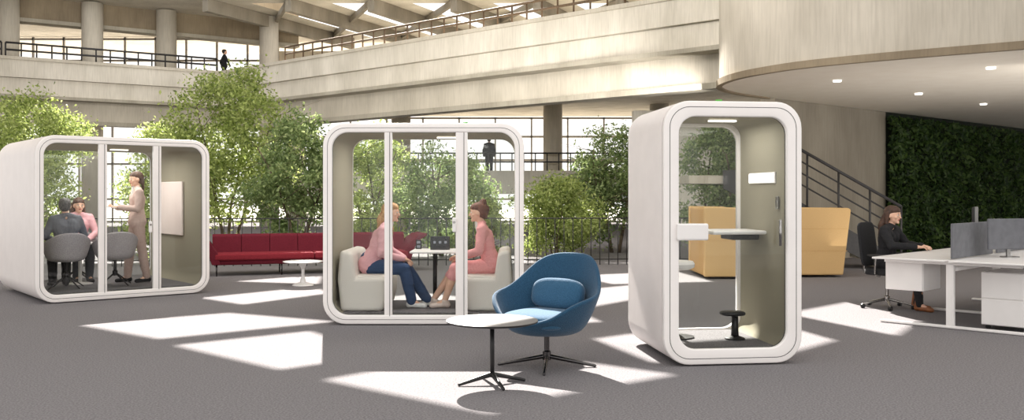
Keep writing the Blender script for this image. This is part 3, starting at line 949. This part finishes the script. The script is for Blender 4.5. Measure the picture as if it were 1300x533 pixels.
def fuse(name, bm, voxel, mat, parent, smooth=4, folds=0.0, freq=9.0):
    me = bpy.data.meshes.new(name+'_raw')
    bm.to_mesh(me); bm.free()
    o = bpy.data.objects.new(name, me)
    COL.objects.link(o)
    m = o.modifiers.new('r', 'REMESH'); m.mode = 'VOXEL'; m.voxel_size = voxel; m.use_smooth_shade = True
    s_ = o.modifiers.new('s', 'SMOOTH'); s_.factor = 0.5; s_.iterations = smooth
    dg = bpy.context.evaluated_depsgraph_get()
    dg.update()
    nm = bpy.data.meshes.new_from_object(o.evaluated_get(dg))
    o.modifiers.clear()
    o.data = nm
    nm.materials.clear(); nm.materials.append(mat)
    if folds:
        new = []
        for v in nm.vertices:
            c = v.co
            q = Vector((c.x*freq+c.z*freq*0.6, c.y*freq, c.z*freq*1.3))
            d = noise.noise(q)
            d = 0.45-abs(d)*1.8
            new.append(c + v.normal*d*folds)
        for v, c in zip(nm.vertices, new): v.co = c
        nm.update()
    for p in nm.polygons: p.use_smooth = True
    o.parent = parent
    return o

def person(label, loc, rot, J, st, scale=1.0, far=False):
    e = thing('person', label, 'person', loc, rot)
    e.scale = (scale,)*3
    V = lambda k: Vector(J[k])
    vox = 0.02 if far else 0.0085
    f = Vector(J.get('face', (1, 0, 0))).normalized()
    up0 = Vector(J.get('up', (0, 0, 1)))
    r_ = up0.cross(f).normalized()
    u = f.cross(r_).normalized()
    hc = V('head')
    Y = Vector((0, 1, 0))
    bw = st.get('w', 1.0)
    def torso(bm, g, hipx=0.0):
        for s_ in (-1, 1):
            add_capsule(bm, V('pelvis')+Y*s_*0.062*bw, V('waist')+Y*s_*0.045*bw, 0.100*bw+g+hipx, 0.076*bw+g)
            add_capsule(bm, V('waist')+Y*s_*0.045*bw, V('chest')+Y*s_*0.065*bw, 0.076*bw+g, 0.095*bw+g)
            add_capsule(bm, V('chest')+Y*s_*0.065*bw, V('sh'+('L' if s_ > 0 else 'R')), 0.088*bw+g, 0.052+g)
        add_capsule(bm, V('shL'), V('neck'), 0.048+g*0.7, 0.048+g*0.3)
        add_capsule(bm, V('shR'), V('neck'), 0.048+g*0.7, 0.048+g*0.3)
    def arms(bm, g, cut=1.0):
        for s_ in 'LR':
            sh_, el, wr = V('sh'+s_), V('el'+s_), V('wr'+s_)
            add_capsule(bm, sh_, el, 0.048+g, 0.037+g)
            add_capsule(bm, el, el+(wr-el)*cut, 0.036+g, 0.025+g*1.2)
    def legs(bm, g, cut=1.0, loose=0.0):
        for s_ in 'LR':
            h, k, a = V('hip'+s_), V('kn'+s_), V('an'+s_)
            add_capsule(bm, h, k, 0.080+g, 0.052+g+loose*.5)
            if cut > 0.5:
                mid = k+(a-k)*0.3
                add_capsule(bm, k, mid, 0.050+g+loose*.5, 0.053+g+loose*.5)
                add_capsule(bm, mid, k+(a-k)*cut, 0.053+g+loose*.5, 0.034+g+loose)
            else:
                add_capsule(bm, k, k+(a-k)*cut, 0.052+g, 0.052+g)
    bm = bmesh.new()
    torso(bm, 0); arms(bm, 0); legs(bm, 0)
    for s_ in 'LR':
        add_capsule(bm, V('an'+s_), V('to'+s_)+Vector((0, 0, 0.0)), 0.030, 0.020)
    add_capsule(bm, V('neck')-u*0.02, hc-u*0.06-f*0.01, 0.050, 0.044)
    ell(bm, hc-f*0.008+u*0.012, (0.072, 0.092, 0.098), r_, f, u)
    ell(bm, hc+f*0.020-u*0.050, (0.052, 0.060, 0.056), r_, f, u)
    add_capsule(bm, hc+f*0.080+u*0.006, hc+f*0.097-u*0.024, 0.008, 0.0115)
    ell(bm, hc+f*0.068-u*0.088, (0.022, 0.018, 0.018), r_, f, u, 2)
    for s_ in (-1, 1):
        ell(bm, hc+r_*s_*0.074-f*0.005-u*0.012, (0.010, 0.018, 0.030), r_, f, u, 2)
        ell(bm, hc+r_*s_*0.040+f*0.058-u*0.025, (0.020, 0.020, 0.018), r_, f, u, 2)
    if not far:
        for s_ in 'LR':
            w_ = V('wr'+s_); el = V('el'+s_)
            d = Vector(J.get('hd'+s_, tuple(w_-el))).normalized()
            n = Vector(J.get('pn'+s_, (0, 0, -1)))
            n = (n - d*n.dot(d)).normalized()
            sd = d.cross(n)
            inward = Vector((0, -1 if s_ == 'L' else 1, 0))
            if sd.dot(inward) < 0: sd = -sd
            ell(bm, w_+d*0.048, (0.048, 0.038, 0.017), d, sd, n)
            add_capsule(bm, w_-d*0.02, w_+d*0.03, 0.026, 0.022)
            for k in range(4):
                o_ = (k-1.5)*0.019
                ln = (0.030, 0.036, 0.034, 0.027)[3-k]
                a = w_+d*0.085+sd*o_
                b_ = a+(d*0.92+n*0.35).normalized()*ln
                c_ = b_+(d*0.6+n*0.8).normalized()*ln*0.85
                add_capsule(bm, a, b_, 0.0095, 0.009, 8)
                add_capsule(bm, b_, c_, 0.009, 0.0078, 8)
            a = w_+d*0.025+sd*0.030
            b_ = a+(d*0.6+sd*0.7+n*0.2).normalized()*0.036
            c_ = b_+(d*0.9+sd*0.2+n*0.3).normalized()*0.028
            add_capsule(bm, a, b_, 0.012, 0.010, 8)
            add_capsule(bm, b_, c_, 0.010, 0.0085, 8)
    fuse('body', bm, vox, SKIN, e, 2)
    if not far:
        for s_ in (-1, 1):
            bm = bmesh.new()
            ell(bm, hc+f*0.0755+r_*s_*0.030+u*0.006, (0.014, 0.008, 0.0075), r_, f, u, 2)
            mesh_obj('eye', bm, EYEW, e, True)
            bm = bmesh.new()
            ell(bm, hc+f*0.082+r_*s_*0.030+u*0.006, (0.006, 0.003, 0.006), r_, f, u, 2)
            mesh_obj('iris', bm, EYED, e, True)
            bm = bmesh.new()
            ell(bm, hc+f*0.080+r_*s_*0.031+u*0.024, (0.017, 0.006, 0.003), r_, f, u, 2)
            mesh_obj('eyebrow', bm, st['hair'], e, True)
        bm = bmesh.new()
        ell(bm, hc+f*0.079-u*0.052, (0.022, 0.009, 0.008), r_, f, u, 2)
        mesh_obj('lips', bm, LIP, e, True)
    # hair
    bm = bmesh.new()
    ell(bm, hc-f*0.040+u*0.018, (0.083, 0.088, 0.100), r_, f, u)
    ell(bm, hc-f*0.012+u*0.054, (0.078, 0.092, 0.064), r_, f, u)
    hs = st.get('style', 'short')
    if hs == 'long':
        bk = Vector(J.get('hairdir', (-0.1, 0, -1))).normalized()
        ln = st.get('hl', 0.3)
        for q_, s_ in enumerate((-1, -.5, 0, .5, 1)):
            a = hc-f*0.06+r_*s_*0.06+u*0.0
            prevp = a; pr = 0.042
            for k in range(1, 6):
                t = k/5
                c_ = a+bk*ln*t-f*0.03*math.sin(t*3.1)+r_*(s_*0.02*t+0.012*math.sin(k*1.9+q_))+f*0.012*math.cos(k*2.1+q_)
                nr = 0.044-0.026*t**2
                add_capsule(bm, prevp, c_, pr, nr)
                prevp = c_; pr = nr
        for s_ in (-1, 1):
            a = hc+r_*s_*0.072-f*0.030+u*0.03
            b_ = a-u*0.12-f*0.005+r_*s_*0.012
            c_ = b_-u*0.10+f*0.030
            add_capsule(bm, a, b_, 0.022, 0.024)
            add_capsule(bm, b_, c_, 0.024, 0.020)
            add_capsule(bm, c_, c_-u*ln*0.35+f*0.01, 0.020, 0.010)
    if hs == 'bun':
        ell(bm, hc-f*0.075+u*0.115, (0.043, 0.043, 0.040), r_, f, u)
        add_capsule(bm, hc-f*0.07-u*0.04, hc-f*0.09+u*0.03, 0.045, 0.055)
    if hs == 'tied':
        add_capsule(bm, hc-f*0.07-u*0.03, hc-f*0.08+u*0.02, 0.05, 0.055)
        add_capsule(bm, hc-f*0.11-u*0.04, hc-f*0.11-u*0.2, 0.03, 0.012)
    fuse('hair', bm, max(vox, 0.009), st['hair'], e, 2, 0.004, 28)
    g = 0.013
    bm = bmesh.new()
    torso(bm, g, st.get('flare', 0.008)); arms(bm, g, 0.95)
    if st.get('hem'):
        for s_ in (-1, 1):
            a = V('pelvis')+Y*s_*0.065
            add_capsule(bm, a, a+Vector(st['hem']), 0.118, 0.122)
    fuse('jacket', bm, max(vox, 0.0095), st['top'], e, 2, 0.0 if far else 0.007, 8)
    if st.get('lapel') and not far:
        ch = V('chest'); nk = V('neck')
        ax = (nk-ch).normalized()
        fw = Vector((ax.z, 0, -ax.x)).normalized()
        bm = bmesh.new()
        ell(bm, nk+fw*0.052-ax*0.035, (0.03, 0.035, 0.10), fw, Y, ax)
        mesh_obj('shirt', bm, SHIRT, e, True)
    bm = bmesh.new()
    legs(bm, 0.012, st.get('legcut', 1.0), st.get('loose', 0.012))
    for s_ in (-1, 1):
        add_capsule(bm, V('pelvis')+Y*s_*0.06, V('pelvis')+Y*s_*0.05+Vector((0, 0, 0.06)), 0.110, 0.096)
    if st.get('skirt'):
        for t in (0.0, 0.33, 0.66, 1.0):
            a = V('hipL')+(V('knL')-V('hipL'))*t
            b_ = V('hipR')+(V('knR')-V('hipR'))*t
            add_capsule(bm, a, b_, 0.090-0.018*t, 0.090-0.018*t)
    fuse('skirt' if st.get('skirt') else 'trousers', bm, max(vox, 0.0095), st['bottom'], e, 2, 0.0 if far else 0.005, 8)
    for s_ in 'LR':
        a, t = V('an'+s_), V('to'+s_)
        d = (t-a); d.z = 0
        d = d.normalized() if d.length > 0.01 else Vector((1, 0, 0))
        bm = bmesh.new()
        hl = Vector((a.x, a.y, 0))-d*0.03
        add_capsule(bm, Vector((hl.x, hl.y, a.z-0.040)), t+d*0.03, 0.036, 0.029)
        add_capsule(bm, Vector((hl.x, hl.y, a.z-0.045)), a+Vector((0, 0, st.get('boot', -0.01))), 0.036, 0.042)
        fuse('shoe', bm, max(vox, 0.009), st['shoe'], e, 2)
    return e

def seated(h, lean=0.0, kx=0.44, ax=(0.46, 0.46), az=0.085, armL=None, armR=None, face=(1, 0, 0), kneez=0.06, **kw):
    J = dict(pelvis=(0, 0, h+.11), waist=(.01+lean*.35, 0, h+.27), chest=(lean*.72, 0, h+.42), neck=(lean, 0, h+.575),
             head=(lean*1.15+.03, 0, h+.705), face=face)
    for s_, sg in (('L', 1), ('R', -1)):
        J['sh'+s_] = (lean*.93, sg*.165, h+.51)
        J['hip'+s_] = (.02, sg*.085, h+.085)
        J['kn'+s_] = (kx, sg*.09, h+kneez)
        a = ax[0] if sg > 0 else ax[1]
        J['an'+s_] = (a, sg*.085, az)
        J['to'+s_] = (a+.12, sg*.095, az-0.055)
    for s_, arm in (('L', armL), ('R', armR)):
        J['el'+s_] = arm[0]; J['wr'+s_] = arm[1]
    J.update(kw)
    return J

def standing(armL, armR, face=(1, 0, 0), stride=0.05, **kw):
    J = dict(pelvis=(0, 0, .93), waist=(0, 0, 1.09), chest=(0.0, 0, 1.25), neck=(0, 0, 1.41), head=(0.025, 0, 1.545), face=face)
    for s_, sg in (('L', 1), ('R', -1)):
        J['sh'+s_] = (0, sg*.165, 1.345)
        J['hip'+s_] = (0, sg*.085, .89)
        J['kn'+s_] = (sg*stride*.6+.02, sg*.09, .48)
        J['an'+s_] = (sg*stride, sg*.085, .085)
        J['to'+s_] = (sg*stride+.12, sg*.10, .03)
    for s_, arm in (('L', armL), ('R', armR)):
        J['el'+s_] = arm[0]; J['wr'+s_] = arm[1]
    J.update(kw)
    return J

PF = 0.13
J = standing(((0.03, .22, 1.10), (0.27, .12, 1.13)), ((0.02, -.22, 1.10), (0.28, -.06, 1.12)), face=(1, 0.35, -0.1),
             pnL=(0, 0, 1), pnR=(0, 0, 1), stride=-0.12)
q = inpod(p1, 0.42, -0.22, PF)
person('woman standing in a rose-beige trouser suit holding an open notebook', q, math.radians(212), J,
       dict(top=BEIGE, bottom=BEIGE2, shoe=BLKC, hair=HBROWN, style='tied', lapel=True, loose=0.006, hem=(0, 0, -0.02)), 0.99)
v = Matrix.Rotation(math.radians(212), 3, 'Z') @ Vector((0.40, 0.02, 0))
nb_ = thing('notebook', 'open pale notebook held by the standing woman', 'notebook', (q[0]+v.x, q[1]+v.y, 1.25), math.radians(212))
box('cover', (0, 0, 0), (0.19, 0.28, 0.012), WHITE, nb_, 0.003, rot=(0, -0.15, 0))
q = inpod(p1, -0.62, -0.50, PF)
J = seated(0.46, 0.04, 0.40, (0.40, 0.36), 0.085, ((0.08, .26, 0.74), (0.24, .12, 0.68)), ((0.08, -.26, 0.74), (0.24, -.12, 0.68)), face=(1, -0.35, 0))
person('seated man in a grey jacket with short greying hair', q, TH1+math.pi/2, J,
       dict(top=GREYJ, bottom=BLKC, shoe=BLKC, hair=HGREY, style='short', w=1.1), 0.98)
q = inpod(p1, -0.20, 0.60, PF)
J = seated(0.46, 0.06, 0.38, (0.34, 0.30), 0.085, ((0.14, .24, 0.74), (0.28, .08, 0.64)), ((0.14, -.24, 0.74), (0.28, -.08, 0.64)), face=(1, 0.0, -0.12))
person('seated woman in a dusty pink top with light brown hair', q, TH1-math.pi/2, J,
       dict(top=PINK2, bottom=CHAR, shoe=BLKC, hair=HBROWN, style='long', hl=0.22), 0.98)

q = inpod(p2, -0.68, -0.12, PF)
J = seated(0.39, 0.20, 0.42, (0.66, 0.50), 0.085, ((0.20, .24, 0.66), (0.40, .06, 0.56)), ((0.17, -.24, 0.64), (0.40, -.05, 0.56)), face=(1, -0.15, -0.08),
           hairdir=(-0.25, 0, -1), pnL=(0, 0, -1), pnR=(0, 0, -1))
person('blonde seated woman in pink jacket, blue jeans and white sneakers', q, 0.0, J,
       dict(top=PINK2, bottom=JEANS, shoe=SNEAK, hair=HBLOND, style='long', hl=0.24, lapel=True), 1.0)
q = inpod(p2, 0.74, -0.12, PF)
J = seated(0.39, 0.12, 0.42, (0.54, 0.68), 0.085, ((0.14, .24, 0.66), (0.38, .08, 0.60)), ((0.12, -.25, 0.64), (0.36, -.10, 0.57)), face=(1, 0.12, -0.08))
person('seated woman in pink jacket and skirt, auburn hair in a bun', q, math.pi, J,
       dict(top=PINK, bottom=PINK, shoe=NUDE, hair=HRED, style='bun', lapel=True, legcut=0.25, loose=0.0, skirt=True), 1.0)

cx_, cy_ = 4.74, 11.45
office_chair(cx_, cy_, math.radians(-45), 'black office chair with polished star base under the seated woman')
J = seated(0.47, 0.07, 0.42, (0.36, 0.46), 0.085, ((0.18, .24, 0.80), (0.42, .12, 0.79)), ((0.18, -.24, 0.80), (0.42, -.10, 0.79)), face=(1, -0.1, -0.12),
           hairdir=(-0.2, 0, -1))
person('seated woman in black with long wavy hair and brown boots, typing', (cx_-0.02, cy_+0.02, 0), math.radians(-45), J,
       dict(top=BLKC, bottom=BLKC, shoe=BOOT, hair=HDBR, style='long', hl=0.36, boot=0.14, loose=0.0), 1.0)

J = standing(((0.0, .24, 1.10), (0.1, .22, 0.86)), ((0.0, -.24, 1.10), (0.1, -.22, 0.86)))
person('man in a dark suit standing at the mezzanine railing', (-1.0, 39.6, 2.2), math.radians(90), J,
       dict(top=BLKC, bottom=BLKC, shoe=BLKC, hair=HBLACK, style='short', w=1.15), 1.05, True)
J = standing(((-0.1, .24, 1.12), (0.0, .24, 0.88)), ((0.1, -.24, 1.12), (0.2, -.22, 0.92)), stride=0.2)
person('person in a dark coat walking along the upper balcony', (-12.9, 40.6, 6.2), math.radians(30), J,
       dict(top=BLKC, bottom=BLKC, shoe=BLKC, hair=HBLACK, style='short', w=1.1), 1.05, True)
